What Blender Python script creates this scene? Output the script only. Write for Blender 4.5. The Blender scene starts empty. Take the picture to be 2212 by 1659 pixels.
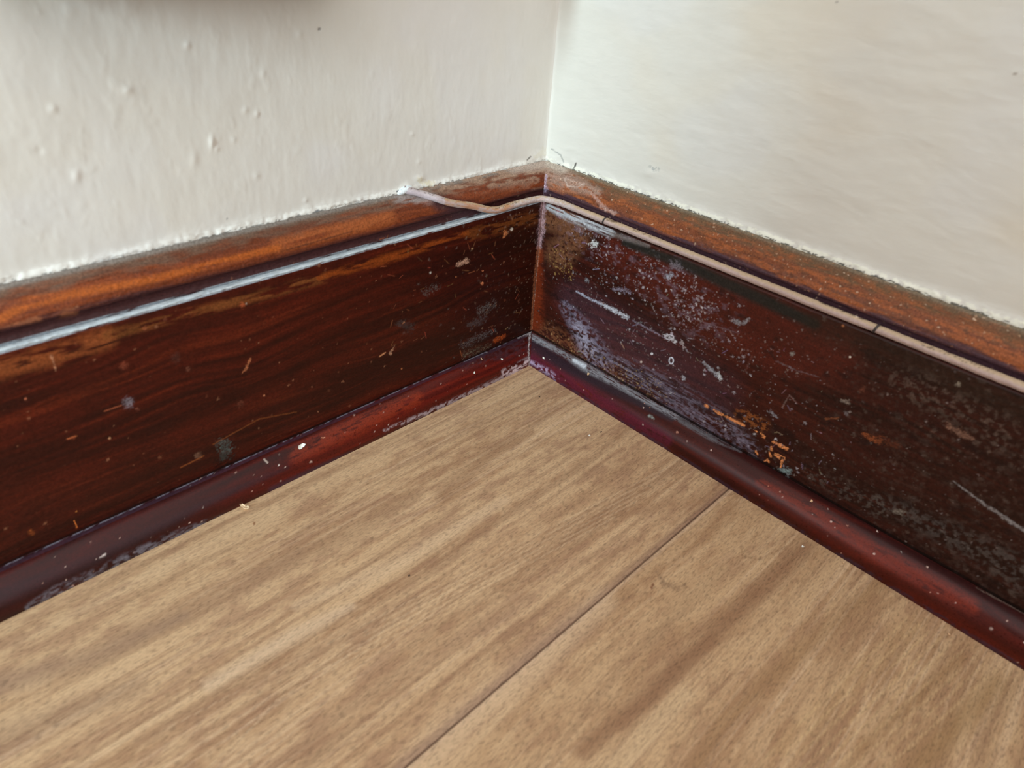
import bpy, bmesh, math, random
import numpy as np
from mathutils import Vector, Matrix

SC = bpy.context.scene
COL = SC.collection

# ------------------------------------------------------------------ camera
W, H = 2212, 1659
CAM = np.array([0.29576, 0.27257, 0.23889])
YAW, PITCH, ROLL, FPX = -2.37099, -0.61036, 0.07154, 1405.41
_f = np.array([math.cos(PITCH)*math.cos(YAW), math.cos(PITCH)*math.sin(YAW), math.sin(PITCH)])
_r = np.cross(_f, [0, 0, 1.0]); _r /= np.linalg.norm(_r)
_u = np.cross(_r, _f)
CR = _r*math.cos(ROLL) + _u*math.sin(ROLL)
CU = -_r*math.sin(ROLL) + _u*math.cos(ROLL)
CF = _f
cd = bpy.data.cameras.new('camera'); cam = bpy.data.objects.new('camera', cd); COL.objects.link(cam)
m = Matrix.Identity(4)
for i in range(3):
    m[i][0] = CR[i]; m[i][1] = CU[i]; m[i][2] = -CF[i]; m[i][3] = CAM[i]
cam.matrix_world = m
cd.sensor_fit = 'HORIZONTAL'; cd.sensor_width = 36.0; cd.lens = FPX/W*36.0
cd.clip_start = 0.01; cd.clip_end = 50
cd.dof.use_dof = True; cd.dof.focus_distance = 0.385; cd.dof.aperture_fstop = 11.0
SC.camera = cam

# ------------------------------------------------------------------ light and exposure
SC.view_settings.view_transform = 'Standard'; SC.view_settings.look = 'None'
SC.view_settings.gamma = 1.0; SC.view_settings.use_curve_mapping = False
SC.view_settings.exposure = 1.0
wd = bpy.data.worlds.new('world'); SC.world = wd; wd.use_nodes = True
nt = wd.node_tree; nt.nodes.clear()
out = nt.nodes.new('ShaderNodeOutputWorld'); bg = nt.nodes.new('ShaderNodeBackground')
tc = nt.nodes.new('ShaderNodeTexCoord'); sep = nt.nodes.new('ShaderNodeSeparateXYZ')
mr = nt.nodes.new('ShaderNodeMapRange'); mr.inputs[1].default_value = -1; mr.inputs[2].default_value = 1
cr = nt.nodes.new('ShaderNodeValToRGB')
cr.color_ramp.elements[0].color = (0.90, 0.87, 0.86, 1); cr.color_ramp.elements[1].color = (0.88, 0.87, 0.885, 1)
nt.links.new(tc.outputs['Generated'], sep.inputs[0]); nt.links.new(sep.outputs[0], mr.inputs[0])
nt.links.new(mr.outputs[0], cr.inputs[0]); nt.links.new(cr.outputs[0], bg.inputs[0])
bg.inputs[1].default_value = 1.12
nt.links.new(bg.outputs[0], out.inputs[0])

def area(name, loc, target, size, size_y, power, color):
    l = bpy.data.lights.new(name, 'AREA'); l.shape = 'RECTANGLE'; l.size = size; l.size_y = size_y
    l.energy = power; l.color = color
    o = bpy.data.objects.new(name, l); COL.objects.link(o); o.location = loc
    o.rotation_euler = (Vector(target)-Vector(loc)).to_track_quat('-Z', 'Y').to_euler()
    return o
area('window_daylight', (1.9, 0.42, 0.50), (0.0, 0.06, 0.14), 0.18, 0.55, 21.5, (0.70, 0.92, 1.0))

# ------------------------------------------------------------------ helpers
def lin(c):
    c = np.asarray(c, float)/255.0
    return np.where(c <= 0.04045, c/12.92, ((c+0.055)/1.055)**2.4)

def pix(P):
    d = P-CAM; z = d@CF
    z = np.where(z < 0.02, 0.02, z)
    return W/2+FPX*(d@CR)/z, H/2-FPX*(d@CU)/z

def hsh(ix, iy, seed):
    h = (ix.astype(np.int64)*374761393 + iy.astype(np.int64)*668265263 + seed*1442695041) & 0xffffffff
    h = ((h ^ (h >> 13))*1274126177) & 0xffffffff
    h = ((h ^ (h >> 16))*2246822519) & 0xffffffff
    return ((h ^ (h >> 15)) & 0xffff)/65535.0
def vn(x, y, seed=0):
    ix = np.floor(x); iy = np.floor(y); fx = x-ix; fy = y-iy
    fx = fx*fx*(3-2*fx); fy = fy*fy*(3-2*fy)
    a = hsh(ix, iy, seed); b = hsh(ix+1, iy, seed); c = hsh(ix, iy+1, seed); d = hsh(ix+1, iy+1, seed)
    return (a*(1-fx)+b*fx)*(1-fy)+(c*(1-fx)+d*fx)*fy
def fbm(x, y, seed=0, o=4):
    s = 0; a = 0.5; t = 0
    for i in range(o):
        s = s+a*vn(x*2**i+i*17.3, y*2**i+i*9.1, seed+i); t += a; a *= 0.55
    return s/t
def sstep(a, b, x):
    t = np.clip((x-a)/(b-a), 0, 1); return t*t*(3-2*t)

class Surf:
    """a swept grid whose vertices carry a colour (rgb) and a dust value (a)"""
    def __init__(s, P):
        s.P = P; s.n0, s.n1 = P.shape[:2]
        s.px, s.py = pix(P)
        s.C = np.zeros(P.shape[:2]+(3,)); s.D = np.zeros(P.shape[:2])
    def mix(s, mask, rgb, dust=None):
        mask = np.clip(mask, 0, 1)[..., None]
        s.C = s.C*(1-mask)+lin(rgb)*mask
        if dust is not None: s.D = s.D*(1-mask[..., 0])+dust*mask[..., 0]
    def stroke(s, pts, w, rgb, a=1.0, dust=0.7, soft=0.5, nz=0.0, nsc=2500.0, seed=3, brk=0.0):
        """paint along a polyline measured in the photo; w half width (or list), soft = feather share"""
        pts = np.array(pts, float)
        if len(pts) == 1: pts = np.vstack([pts, pts+0.01])
        ws = np.broadcast_to(np.array(w, float), (len(pts),)) if np.ndim(w) == 0 or len(np.atleast_1d(w)) == len(pts) else np.full(len(pts), w[0])
        R = ws.max()*1.6+2
        lo = pts.min(0)-R; hi = pts.max(0)+R
        sel = (s.px > lo[0]) & (s.px < hi[0]) & (s.py > lo[1]) & (s.py < hi[1])
        if not sel.any(): return
        x = s.px[sel]; y = s.py[sel]
        best = np.full(x.shape, 1e9)
        for i in range(len(pts)-1):
            A = pts[i]; B = pts[i+1]; d = B-A; L = d@d+1e-9
            t = np.clip(((x-A[0])*d[0]+(y-A[1])*d[1])/L, 0, 1)
            dist = np.hypot(x-A[0]-t*d[0], y-A[1]-t*d[1])
            ww = ws[i]*(1-t)+ws[i+1]*t
            best = np.minimum(best, dist/np.maximum(ww, .3))
        n = .5*fbm(s.U[sel]*nsc*.8, s.T[sel]*nsc*.8, seed, 2)+.5*fbm(s.U[sel]*nsc*.28, s.T[sel]*nsc*.28, seed+3, 2)
        if nz: best = best+(n-0.5)*5*nz
        mk = 1-sstep(1-soft, 1+soft*0.6, best)
        if nz: mk = mk*(.35+.65*sstep(.3, .6, fbm(s.U[sel]*nsc*.55, s.T[sel]*nsc*.9, seed+21, 2)))
        if brk:
            n2 = fbm(s.U[sel]*nsc*0.45, s.T[sel]*nsc*0.9, seed+9, 3)
            mk = mk*sstep(brk-0.08, brk+0.08, n2)
        mk = np.clip(mk*a, 0, 1)[:, None]
        s.C[sel] = s.C[sel]*(1-mk)+lin(rgb)*mk
        s.D[sel] = s.D[sel]*(1-mk[:, 0])+dust*mk[:, 0]
    def region(s, pts, w, soft=0.7):
        """soft mask along a polyline, for use with mix()"""
        pts = np.array(pts, float)
        if len(pts) == 1: pts = np.vstack([pts, pts+0.01])
        best = np.full(s.px.shape, 1e9)
        ws = np.full(len(pts), float(w)) if np.ndim(w) == 0 else np.array(w, float)
        for i in range(len(pts)-1):
            A = pts[i]; B = pts[i+1]; d = B-A; L = d@d+1e-9
            t = np.clip(((s.px-A[0])*d[0]+(s.py-A[1])*d[1])/L, 0, 1)
            best = np.minimum(best, np.hypot(s.px-A[0]-t*d[0], s.py-A[1]-t*d[1])/(ws[i]*(1-t)+ws[i+1]*t))
        return 1-sstep(1-soft, 1+soft, best)
    def specks(s, cell, prob, rmin, rmax, rgb, rgb2, seed, a=0.8, dens=None, dust=0.7, asp=1.0):
        """scattered round-ish specks in surface millimetres"""
        u = s.U/cell/asp; t = s.T/cell
        iu = np.floor(u); it = np.floor(t)
        acc = np.zeros(u.shape); colmix = np.zeros(u.shape)
        for du in (-1, 0, 1):
            for dt in (-1, 0, 1):
                cu = iu+du; ct = it+dt
                on = hsh(cu, ct, seed) < prob*(1 if dens is None else dens)
                jx = hsh(cu, ct, seed+1); jy = hsh(cu, ct, seed+2); rr = hsh(cu, ct, seed+3)**2.5
                d = np.hypot((u-cu-jx)*cell*asp/asp**0.5, (t-ct-jy)*cell)
                rad = rmin+(rmax-rmin)*rr
                d = d*(0.45+1.2*vn(s.U/rmin*0.55, s.T/rmin*0.55, seed+5))
                v = on*(1-sstep(0.6, 1.15, d/rad))*(0.35+0.65*hsh(cu, ct, seed+4))
                acc = np.maximum(acc, v); colmix = np.where(v >= acc, hsh(cu, ct, seed+6), colmix)
        k = (acc*a)[..., None]
        c = lin(rgb)*(1-colmix[..., None])+lin(rgb2)*colmix[..., None]
        s.C = s.C*(1-k)+c*k; s.D = s.D*(1-k[..., 0])+dust*k[..., 0]
    def build(s, name, mat, parent=None, smooth=True, caps=None):
        n0, n1 = s.n0, s.n1
        me = bpy.data.meshes.new(name)
        V = s.P.reshape(-1, 3)
        idx = np.arange(n0*n1).reshape(n0, n1)
        F = np.stack([idx[:-1, :-1], idx[1:, :-1], idx[1:, 1:], idx[:-1, 1:]], -1).reshape(-1, 4)
        if getattr(s, 'flip', False): F = F[:, ::-1]
        V = V.copy(); C = np.concatenate([s.C, s.D[..., None]], -1).reshape(-1, 4)
        lens = [4]*len(F)
        loops = F.reshape(-1)
        ex = getattr(s, 'extra', None)
        extraV = []; extraL = []; extraN = []
        if ex is not None:
            ev, ef = ex
            base = len(V); V = np.vstack([V, ev]); C = np.vstack([C, np.tile(C.mean(0), (len(ev), 1))])
            for f_ in ef:
                extraL += [i if i < base and i >= 0 else i for i in f_]; extraN.append(len(f_))
        loops = np.concatenate([loops, np.array(extraL, int)]) if extraL else loops
        tot = np.concatenate([np.full(len(F), 4), np.array(extraN, int)]) if extraN else np.full(len(F), 4)
        me.vertices.add(len(V)); me.vertices.foreach_set('co', V.reshape(-1).astype(np.float32))
        me.loops.add(len(loops)); me.loops.foreach_set('vertex_index', loops.astype(np.int32))
        me.polygons.add(len(tot)); st = np.concatenate([[0], np.cumsum(tot)[:-1]])
        me.polygons.foreach_set('loop_start', st.astype(np.int32))
        me.update(calc_edges=True)
        me.polygons.foreach_set('use_smooth', np.ones(len(tot), bool))
        at = me.color_attributes.new('Col', 'FLOAT_COLOR', 'POINT')
        at.data.foreach_set('color', C.reshape(-1).astype(np.float32))
        me.materials.append(mat)
        o = bpy.data.objects.new(name, me); COL.objects.link(o)
        if parent: o.parent = parent
        return o

def tag(o, label=None, cat=None, group=None, kind=None):
    if label: o['label'] = label
    if cat: o['category'] = cat
    if group: o['group'] = group
    if kind: o['kind'] = kind
    return o

def nodes(name):
    mt = bpy.data.materials.new(name); mt.use_nodes = True
    n = mt.node_tree; b = n.nodes['Principled BSDF']
    return mt, n, b
def attr_mat(name, rough=0.4, rough_dust=0.75, spec=0.5, stretch=(1, 1, 1), fscale=900.0, famp=0.25,
             bscale=700.0, bump=0.15, bdist=0.0003, coat=0.0):
    """painted colour attribute, fine procedural grain over it, dust makes it matt"""
    mt, n, b = nodes(name); L = n.links
    at = n.nodes.new('ShaderNodeAttribute'); at.attribute_name = 'Col'
    tc = n.nodes.new('ShaderNodeTexCoord'); mp = n.nodes.new('ShaderNodeMapping')
    mp.inputs['Scale'].default_value = stretch
    L.new(tc.outputs['Object'], mp.inputs[0])
    nz = n.nodes.new('ShaderNodeTexNoise'); nz.inputs['Scale'].default_value = fscale; nz.inputs['Detail'].default_value = 4
    nz.inputs['Roughness'].default_value = 0.6
    L.new(mp.outputs[0], nz.inputs['Vector'])
    r = n.nodes.new('ShaderNodeMapRange'); r.inputs[1].default_value = 0.3; r.inputs[2].default_value = 0.7
    r.inputs[3].default_value = 1-famp; r.inputs[4].default_value = 1+famp
    L.new(nz.outputs[0], r.inputs[0])
    mx = n.nodes.new('ShaderNodeVectorMath'); mx.operation = 'SCALE'
    L.new(at.outputs['Color'], mx.inputs[0]); L.new(r.outputs[0], mx.inputs['Scale'])
    L.new(mx.outputs[0], b.inputs['Base Color'])
    rr = n.nodes.new('ShaderNodeMapRange'); rr.inputs[3].default_value = rough; rr.inputs[4].default_value = rough_dust
    L.new(at.outputs['Alpha'], rr.inputs[0])
    ra = n.nodes.new('ShaderNodeMath'); ra.operation = 'MULTIPLY_ADD'; ra.inputs[1].default_value = 0.25; 
    L.new(nz.outputs[0], ra.inputs[0]); 
    rs = n.nodes.new('ShaderNodeMath'); rs.operation = 'SUBTRACT'; rs.inputs[1].default_value = 0.12
    L.new(rr.outputs[0], rs.inputs[0]); L.new(rs.outputs[0], ra.inputs[2])
    L.new(ra.outputs[0], b.inputs['Roughness'])
    b.inputs['Specular IOR Level'].default_value = spec
    b.inputs['Coat Weight'].default_value = coat; b.inputs['Coat Roughness'].default_value = 0.25
    bz = n.nodes.new('ShaderNodeTexNoise'); bz.inputs['Scale'].default_value = bscale; bz.inputs['Detail'].default_value = 3
    L.new(mp.outputs[0], bz.inputs['Vector'])
    bp = n.nodes.new('ShaderNodeBump'); bp.inputs['Strength'].default_value = bump; bp.inputs['Distance'].default_value = bdist
    L.new(bz.outputs[0], bp.inputs['Height']); L.new(bp.outputs[0], b.inputs['Normal'])
    return mt
def plain(name, rgb, rough=0.6, spec=0.4, bump=0.2, bs=900.0, var=0.2, bdist=0.0002):
    mt, n, b = nodes(name); L = n.links
    tc = n.nodes.new('ShaderNodeTexCoord')
    nz = n.nodes.new('ShaderNodeTexNoise'); nz.inputs['Scale'].default_value = bs; nz.inputs['Detail'].default_value = 4
    L.new(tc.outputs['Object'], nz.inputs['Vector'])
    rp = n.nodes.new('ShaderNodeValToRGB'); c = lin(rgb)
    rp.color_ramp.elements[0].color = tuple(c*(1-var))+(1,); rp.color_ramp.elements[1].color = tuple(np.minimum(c*(1+var), 1))+(1,)
    rp.color_ramp.elements[0].position = 0.3; rp.color_ramp.elements[1].position = 0.7
    L.new(nz.outputs[0], rp.inputs[0]); L.new(rp.outputs[0], b.inputs['Base Color'])
    b.inputs['Roughness'].default_value = rough; b.inputs['Specular IOR Level'].default_value = spec
    bp = n.nodes.new('ShaderNodeBump'); bp.inputs['Strength'].default_value = bump; bp.inputs['Distance'].default_value = bdist
    L.new(nz.outputs[0], bp.inputs['Height']); L.new(bp.outputs[0], b.inputs['Normal'])
    return mt

# ------------------------------------------------------------------ dimensions (metres)
TB, HB, HS, DS, HT = 0.015, 0.10704, 0.017, 0.012, 0.125
REACH = 1.6
def along(step, end=0.37):
    a = np.arange(0, end, step)
    g = end*np.cumprod(np.full(60, 1.12)); g = g[g < REACH]
    return np.concatenate([a, [end], g, [REACH]])
def resample(pts, step):
    pts = np.array(pts, float); o = [pts[0]]
    for A, B in zip(pts[:-1], pts[1:]):
        L = np.hypot(*(B-A)); n = max(1, int(round(L/step)))
        for i in range(1, n+1): o.append(A+(B-A)*i/n)
    return np.array(o)
def arc(cx, cz, rx, rz, a0, a1, n):
    t = np.radians(np.linspace(a0, a1, n)); return [(cx+rx*math.cos(q), cz+rz*math.sin(q)) for q in t]
def sweep(prof, us, side):
    """side 'left' runs along +x on the wall y=0; 'right' along +y on the wall x=0; mitred at the corner"""
    o = prof[:, 0][None, :]; z = prof[:, 1][None, :]
    along_ = us[:, None]+o
    P = np.zeros((len(us), len(prof), 3))
    a, b = (0, 1) if side == 'left' else (1, 0)
    P[..., a] = along_; P[..., b] = o; P[..., 2] = z
    s = Surf(P)
    d = np.hypot(*np.diff(prof, axis=0).T); t = np.concatenate([[0], np.cumsum(d)])
    s.U = along_.copy(); s.T = np.broadcast_to(t[None, :], along_.shape).copy()
    s.O = np.broadcast_to(o, along_.shape); s.Z = np.broadcast_to(z, along_.shape)
    s.flip = (side == 'left'); s.side = side
    return s
def push(s, dn):
    """move the vertices along their own normals by dn"""
    dU = np.gradient(s.P, axis=0); dT = np.gradient(s.P, axis=1)
    N = np.cross(dU, dT); N /= np.linalg.norm(N, axis=-1, keepdims=True)+1e-12
    if s.flip: N = -N
    s.P = s.P+N*dn[..., None]

# ================================================================== SETTING: skirting boards
face = resample([(TB, 0.0), (TB, HB-0.0012)], 0.00036)
edge = arc(TB-0.0012, HB-0.0012, 0.0012, 0.0012, 10, 90, 7)
upper = resample([(TB-0.0012, HB), (TB-0.0046, HB)]+arc(TB-0.0032, HB+0.0030, 0.0020, 0.0026, 240, 120, 7)
                 + [(TB-0.0040, HB+0.0062)]
                 + arc(TB-0.0115, HB+0.0050, 0.0074, 0.0105, 10, 62, 14)
                 + [(0.0035, HT-0.0022), (0.0012, HT), (-0.004, HT+0.001)], 0.00040)
prof_board = np.vstack([face, edge, upper[1:]])
US = along(0.00036)
MWOOD = attr_mat('varnished_dark_wood', rough=0.30, rough_dust=0.8, spec=0.16, stretch=(1, 1, 1), fscale=1100, famp=0.35, bscale=500, bump=0.25, bdist=0.0002)

def base_wood(s, c0, c1, c2, seed, st=14.0, sc=900.0):
    g = fbm(s.U*sc/st, s.T*sc+10*fbm(s.U*14, s.T*30, seed+50, 2), seed, 4)
    g2 = fbm(s.U*sc/st*0.25, s.T*sc*0.22+3.5*fbm(s.U*9, s.T*20, seed+51, 2), seed+20, 3)
    k = sstep(0.30, 0.75, 0.55*g+0.45*g2)
    C = lin(c0)*(1-k[..., None])+lin(c1)*k[..., None]
    k2 = sstep(0.62, 0.85, g)*0.5
    s.C = C*(1-k2[..., None])+lin(c2)*k2[..., None]
    s.D[:] = 0.12

# ---------------- left board
L = sweep(prof_board, US, 'left')
base_wood(L, (46, 14, 7), (74, 22, 10), (92, 34, 15), 11, st=34, sc=520)
facem = (L.Z < HB-0.0005) & (L.O > TB-0.0008)
# far end warmer, corner end nearly black
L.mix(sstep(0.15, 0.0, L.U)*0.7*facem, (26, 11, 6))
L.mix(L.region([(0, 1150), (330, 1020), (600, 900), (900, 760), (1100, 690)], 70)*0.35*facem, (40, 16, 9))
blot = fbm(L.U*60, L.T*160, 5, 4)
L.mix(sstep(0.5, 0.8, blot)*0.3*facem, (30, 13, 8))
# orange worn band under the ledge
n = fbm(L.U*120, L.T*700, 8, 4)
L.mix(L.region([(0, 795), (120, 765), (230, 730)], 22)*sstep(.30, .62, n)*0.75*facem, (138, 74, 38))
L.mix(L.region([(230, 725), (400, 680), (600, 628), (700, 600)], 10)*sstep(.35, .6, n)*0.7*facem, (118, 70, 34))
L.mix(L.region([(690, 600), (790, 572), (900, 540), (1010, 503)], [6, 11, 8, 5])*sstep(.34, .62, n)*0.85*facem, (128, 60, 20))
L.mix(L.region([(1020, 505), (1150, 470)], 14)*sstep(.4, .6, n)*0.6*facem, (110, 60, 25))
# upper moulding colours
mould = (L.Z > HB+0.0001)
tz = np.clip((L.Z-HB)/(HT-HB), 0, 1)
nn = fbm(L.U*30, L.T*600+6*fbm(L.U*20,L.T*50,32,2), 31, 3); n3 = fbm(L.U*160, L.T*600, 33, 3)
L.mix(mould*1.0*sstep(0.0, 0.2, tz), (116, 56, 28)); L.mix(mould*sstep(.42, .66, nn)*0.6, (84, 38, 20))
L.mix(mould*(1-sstep(0.28, 0.46, tz+0.25*(nn-.5))), (58, 30, 30), 0.2)  # shade of the hollow above the ledge painted into the colour
L.mix(mould*sstep(0.70, 0.98, tz+0.25*(n3-.5))*0.8, (104, 88, 74), 0.6); L.mix(mould*sstep(.9, .97, tz)*.7, (128, 124, 118), .8)
L.mix(L.region([(0, 690), (60, 655), (150, 636), (330, 603), (600, 535)], [9, 12, 10, 8, 7])*mould*0.75*sstep(.1, .5, nn), (170, 88, 30))
L.mix(L.region([(600, 530), (840, 470)], 14)*mould*0.6*sstep(.3, .6, nn), (165, 92, 48))
L.mix(L.region([(880, 405), (1000, 395), (1090, 375), (1180, 365)], [8, 20, 26, 32])*mould*sstep(.3, .6, n3)*0.85, (150, 122, 102), 0.75)
L.mix(L.region([(1110, 362), (1182, 352)], 12)*mould*0.8, (170, 156, 144), 0.8)
L.mix(L.region([(860, 425), (930, 428)], 13)*mould*0.7*sstep(.3, .6, n3), (150, 142, 140), 0.8)
L.mix(L.region([(950, 440), (1040, 458), (990, 470)], 16)*mould*0.85, (60, 38, 42), 0.3)
L.mix(L.region([(0, 700), (60, 690), (160, 672)], 8)*mould*0.6*sstep(.4, .6, n3), (150, 92, 60), 0.5)
# ledge dirt (pale blue grey)
ledge = (L.Z > HB-0.0007) & (L.Z < HB+0.0008)
L.mix(ledge*sstep(.2, .5, n3)*0.9, (150, 158, 165), 0.8)
# grain and hairline marks
def mark(s, *a, **k): s.stroke(*a, **k)
for (x, y, w, c, a) in [(277, 870, 12, (118, 110, 118), .75), (523, 659, 7, (170, 84, 48), .7), (532, 656, 2, (230, 210, 190), .9),
        (313, 708, 5, (160, 92, 60), .6), (268, 790, 9, (125, 62, 42), .7), (297, 884, 5, (130, 76, 60), .6), (380, 772, 11, (70, 42, 34), .6),
        (407, 798, 6, (110, 66, 50), .6), (55, 861, 3, (190, 110, 80), .8), (237, 947, 3, (200, 150, 110), .8), (158, 944, 5, (150, 72, 40), .5),
        (520, 872, 8, (110, 62, 46), .4), (428, 985, 8, (110, 80, 62), .6), (570, 854, 2, (200, 130, 90), .8), (165, 1105, 2, (190, 120, 60), .8),
        (68, 1150, 7, (160, 84, 36), .6), (1043, 585, 2, (225, 140, 95), .9), (1041, 613, 3, (225, 140, 95), .9), (930, 589, 3, (200, 195, 185), .8),
        (1105, 495, 3, (205, 195, 180), .8), (1020, 538, 2, (190, 150, 110), .8), (985, 598, 2, (180, 110, 70), .7), (868, 797, 2, (180, 110, 70), .7)]:
    L.stroke([(x, y)], w, c, a=a, nz=.35, soft=.5)
L.stroke([(989, 572), (1008, 564)], [4, 5], (178, 140, 118), a=.9, nz=.6)
L.stroke([(1092, 503), (1088, 512)], [5, 2], (176, 108, 66), a=.9, nz=.4)
L.stroke([(920, 632), (942, 618)], [7, 6], (84, 74, 70), a=.8, nz=.9, brk=.45)
L.stroke([(1038, 672), (1066, 658)], [8, 9], (84, 78, 76), a=.85, nz=.9, brk=.46)
L.stroke([(1000, 745), (1035, 728), (1070, 714)], [7, 7, 4], (84, 78, 78), a=.85, nz=.8, brk=.47)
L.stroke([(1015, 702), (1045, 690)], [7, 7], (72, 66, 66), a=.6, nz=.8)
L.stroke([(1005, 765), (1045, 752), (1060, 745)], [8, 7, 3], (90, 80, 66), a=.85, nz=.9, brk=.48)
L.stroke([(1070, 735), (1090, 725)], [5, 4], (150, 66, 24), a=.8, nz=.4)
L.stroke([(868, 700), (884, 706)], [9, 11], (62, 54, 52), a=.6, nz=.7)
L.stroke([(482, 958), (490, 975), (478, 990)], [11, 11, 6], (72, 82, 78), a=.75, nz=.9)
L.stroke([(470, 995), (500, 990)], [14, 12], (18, 12, 8), a=.6, nz=.5, dust=.2)
L.stroke([(541, 775), (532, 796), (524, 805)], [2, 4, 2], (165, 100, 66), a=.8, nz=.4)
L.stroke([(110, 768), (118, 790), (120, 800)], [3, 2.5, 1.5], (170, 120, 90), a=.8, nz=.4)
L.stroke([(820, 770), (832, 762)], 1.5, (190, 130, 90), a=.8)
L.stroke([(843, 765), (852, 748)], [3, 1.5], (150, 110, 84), a=.9, nz=.5)
L.stroke([(225, 888), (262, 876)], 1.6, (150, 80, 52), a=.7)
L.stroke([(145, 948), (165, 942)], 1.6, (180, 100, 60), a=.7)
L.stroke([(160, 1125), (166, 1140)], 1.3, (200, 110, 50), a=.9)
L.stroke([(620, 540), (760, 500)], 1.5, (38, 22, 22), a=.5)
L.stroke([(460, 960), (560, 905), (640, 890)], 1.5, (120, 66, 30), a=.5)
L.stroke([(390, 1010), (440, 985)], 1.5, (150, 84, 40), a=.5)
rg = random.Random(4)
for i in range(46):          # hair scratches near the corner
    x = rg.uniform(830, 1120); y = rg.uniform(500, 760); a_ = rg.uniform(0, 3.14); l_ = rg.uniform(4, 16)
    L.stroke([(x, y), (x+l_*math.cos(a_), y+l_*math.sin(a_))], rg.uniform(.7, 1.2), (rg.randint(95, 150), rg.randint(60, 84), 46), a=.55)
L.specks(0.006, 0.5, 0.00025, 0.0009, (100, 50, 30), (160, 110, 80), 21, a=.6, dens=.45)
L.specks(0.003, 0.5, 0.00022, 0.0008, (90, 64, 48), (150, 124, 104), 24, a=.6, dens=sstep(0.10, 0.02, L.U))
L.specks(0.004, 0.25, 0.0003, 0.0011, (84, 70, 64), (110, 96, 90), 27, a=.6, dens=sstep(0.14, 0.03, L.U))
# corner paint smear
L.stroke([(1173, 440), (1168, 500), (1163, 535)], [7, 6, 4], (165, 135, 140), a=.8, nz=.5)
L.stroke([(1163, 535), (1155, 600), (1147, 712)], [3, 2.5, 2], (150, 92, 62), a=.7, nz=.4)
L.mix(((L.U-L.O) < 0.0008)*facem*0.5, (110, 74, 60), .6)
# surface relief, then the beading gap's shadow line painted with some grime
push(L, (fbm(L.U*300, L.T*1500, 41, 3)-.5)*0.00016*facem + (fbm(L.U*500, L.T*900, 44, 3)-.5)*0.0003*mould)
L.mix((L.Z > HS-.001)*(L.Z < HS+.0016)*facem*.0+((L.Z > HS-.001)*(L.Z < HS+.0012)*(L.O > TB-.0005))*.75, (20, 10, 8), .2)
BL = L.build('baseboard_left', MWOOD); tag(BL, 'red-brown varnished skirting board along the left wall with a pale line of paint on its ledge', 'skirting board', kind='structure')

# ---------------- right board
Rb = sweep(prof_board, US, 'right')
base_wood(Rb, (38, 16, 11), (66, 25, 17), (80, 36, 24), 61, st=30, sc=600)
facem = (Rb.Z < HB-0.0005) & (Rb.O > TB-0.0008)
mould = (Rb.Z > HB+0.0001); tz = np.clip((Rb.Z-HB)/(HT-HB), 0, 1)
n = fbm(Rb.U*300, Rb.T*500, 71, 4); nf = fbm(Rb.U*520, Rb.T*760, 73, 3); ns = fbm(Rb.U*110, Rb.T*1100, 75, 3)
Rb.mix(sstep(0.14, 0.3, Rb.U)*0.6*facem, (38, 22, 16))
Rb.mix(Rb.region([(1330, 545), (1480, 610), (1700, 740), (1800, 760)], [30, 70, 90, 60])*0.45*facem, (92, 36, 24))
Rb.mix(Rb.region([(1166, 545), (1158, 700)], [7, 15])*.75*facem, (112, 42, 18))
Rb.mix(Rb.region([(1180, 620), (1190, 700)], [14, 20])*0.5*facem*sstep(.4, .6, n), (50, 20, 12))
Rb.mix(Rb.region([(1165, 480), (1215, 470), (1250, 510), (1210, 545)], [14, 36, 24, 30])*0.85*facem*sstep(.2, .5, nf), (108, 70, 46), .6)
Rb.mix(Rb.region([(1180, 715), (1250, 770), (1330, 810)], [18, 26, 18])*0.7*facem*sstep(.35, .6, nf), (110, 66, 40), .6)
Rb.stroke([(1203, 452), (1208, 468)], [5, 5], (150, 110, 118), a=.9, nz=.5)
# bluish haze
Rb.mix(Rb.region([(1220, 660), (1262, 720), (1290, 775)], [10, 22, 26])*sstep(.32, .68, nf)*.8*facem, (128, 122, 142), .9)
Rb.mix(Rb.region([(1245, 700), (1275, 760)], [8, 14])*.65*facem*sstep(.3, .66, nf), (158, 154, 172), .9)
Rb.mix(Rb.region([(1290, 775), (1370, 810), (1450, 850), (1540, 905), (1620, 960)], [20, 25, 28, 26, 14])*sstep(.40, .66, .4*nf+.6*ns)*.75*facem, (122, 116, 134), .9)
Rb.mix(Rb.region([(1500, 895), (1620, 985)], [24, 22])*sstep(.45, .66, nf)*.5*facem, (112, 104, 120), .9)
Rb.mix(Rb.region([(1240, 640), (1330, 720), (1450, 800), (1550, 850)], [34, 50, 60, 50])*.25*facem, (80, 60, 74), .7)
Rb.mix(Rb.region([(1260, 500), (1400, 560), (1520, 680)], [40, 60, 60])*sstep(.5, .75, n)*.5*facem, (112, 96, 108), .8)
d1 = np.clip(Rb.region([(1270, 505), (1360, 545), (1440, 610), (1510, 680)], [26, 36, 42, 40], .9), 0, 1)
d2 = np.clip(Rb.region([(1300, 600), (1450, 720), (1600, 830), (1700, 950)], [60, 90, 100, 80], .9), 0, 1)
d3 = sstep(0.16, 0.26, Rb.U)
clus = sstep(.44, .62, fbm(Rb.U*110, Rb.T*150, 79, 3)); clu2 = sstep(.46, .62, fbm(Rb.U*80, Rb.T*130, 80, 3))
d1 = d1*(.15+.85*clus); d2 = d2*(.12+.88*clu2)
Rb.specks(0.0024, .75, 0.0003, 0.0010, (150, 140, 152), (190, 184, 186), 81, a=.85, dens=d1*facem)
Rb.specks(0.0016, .7, 0.00022, 0.0006, (140, 128, 140), (186, 176, 176), 84, a=.75, dens=d1*facem)
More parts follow.
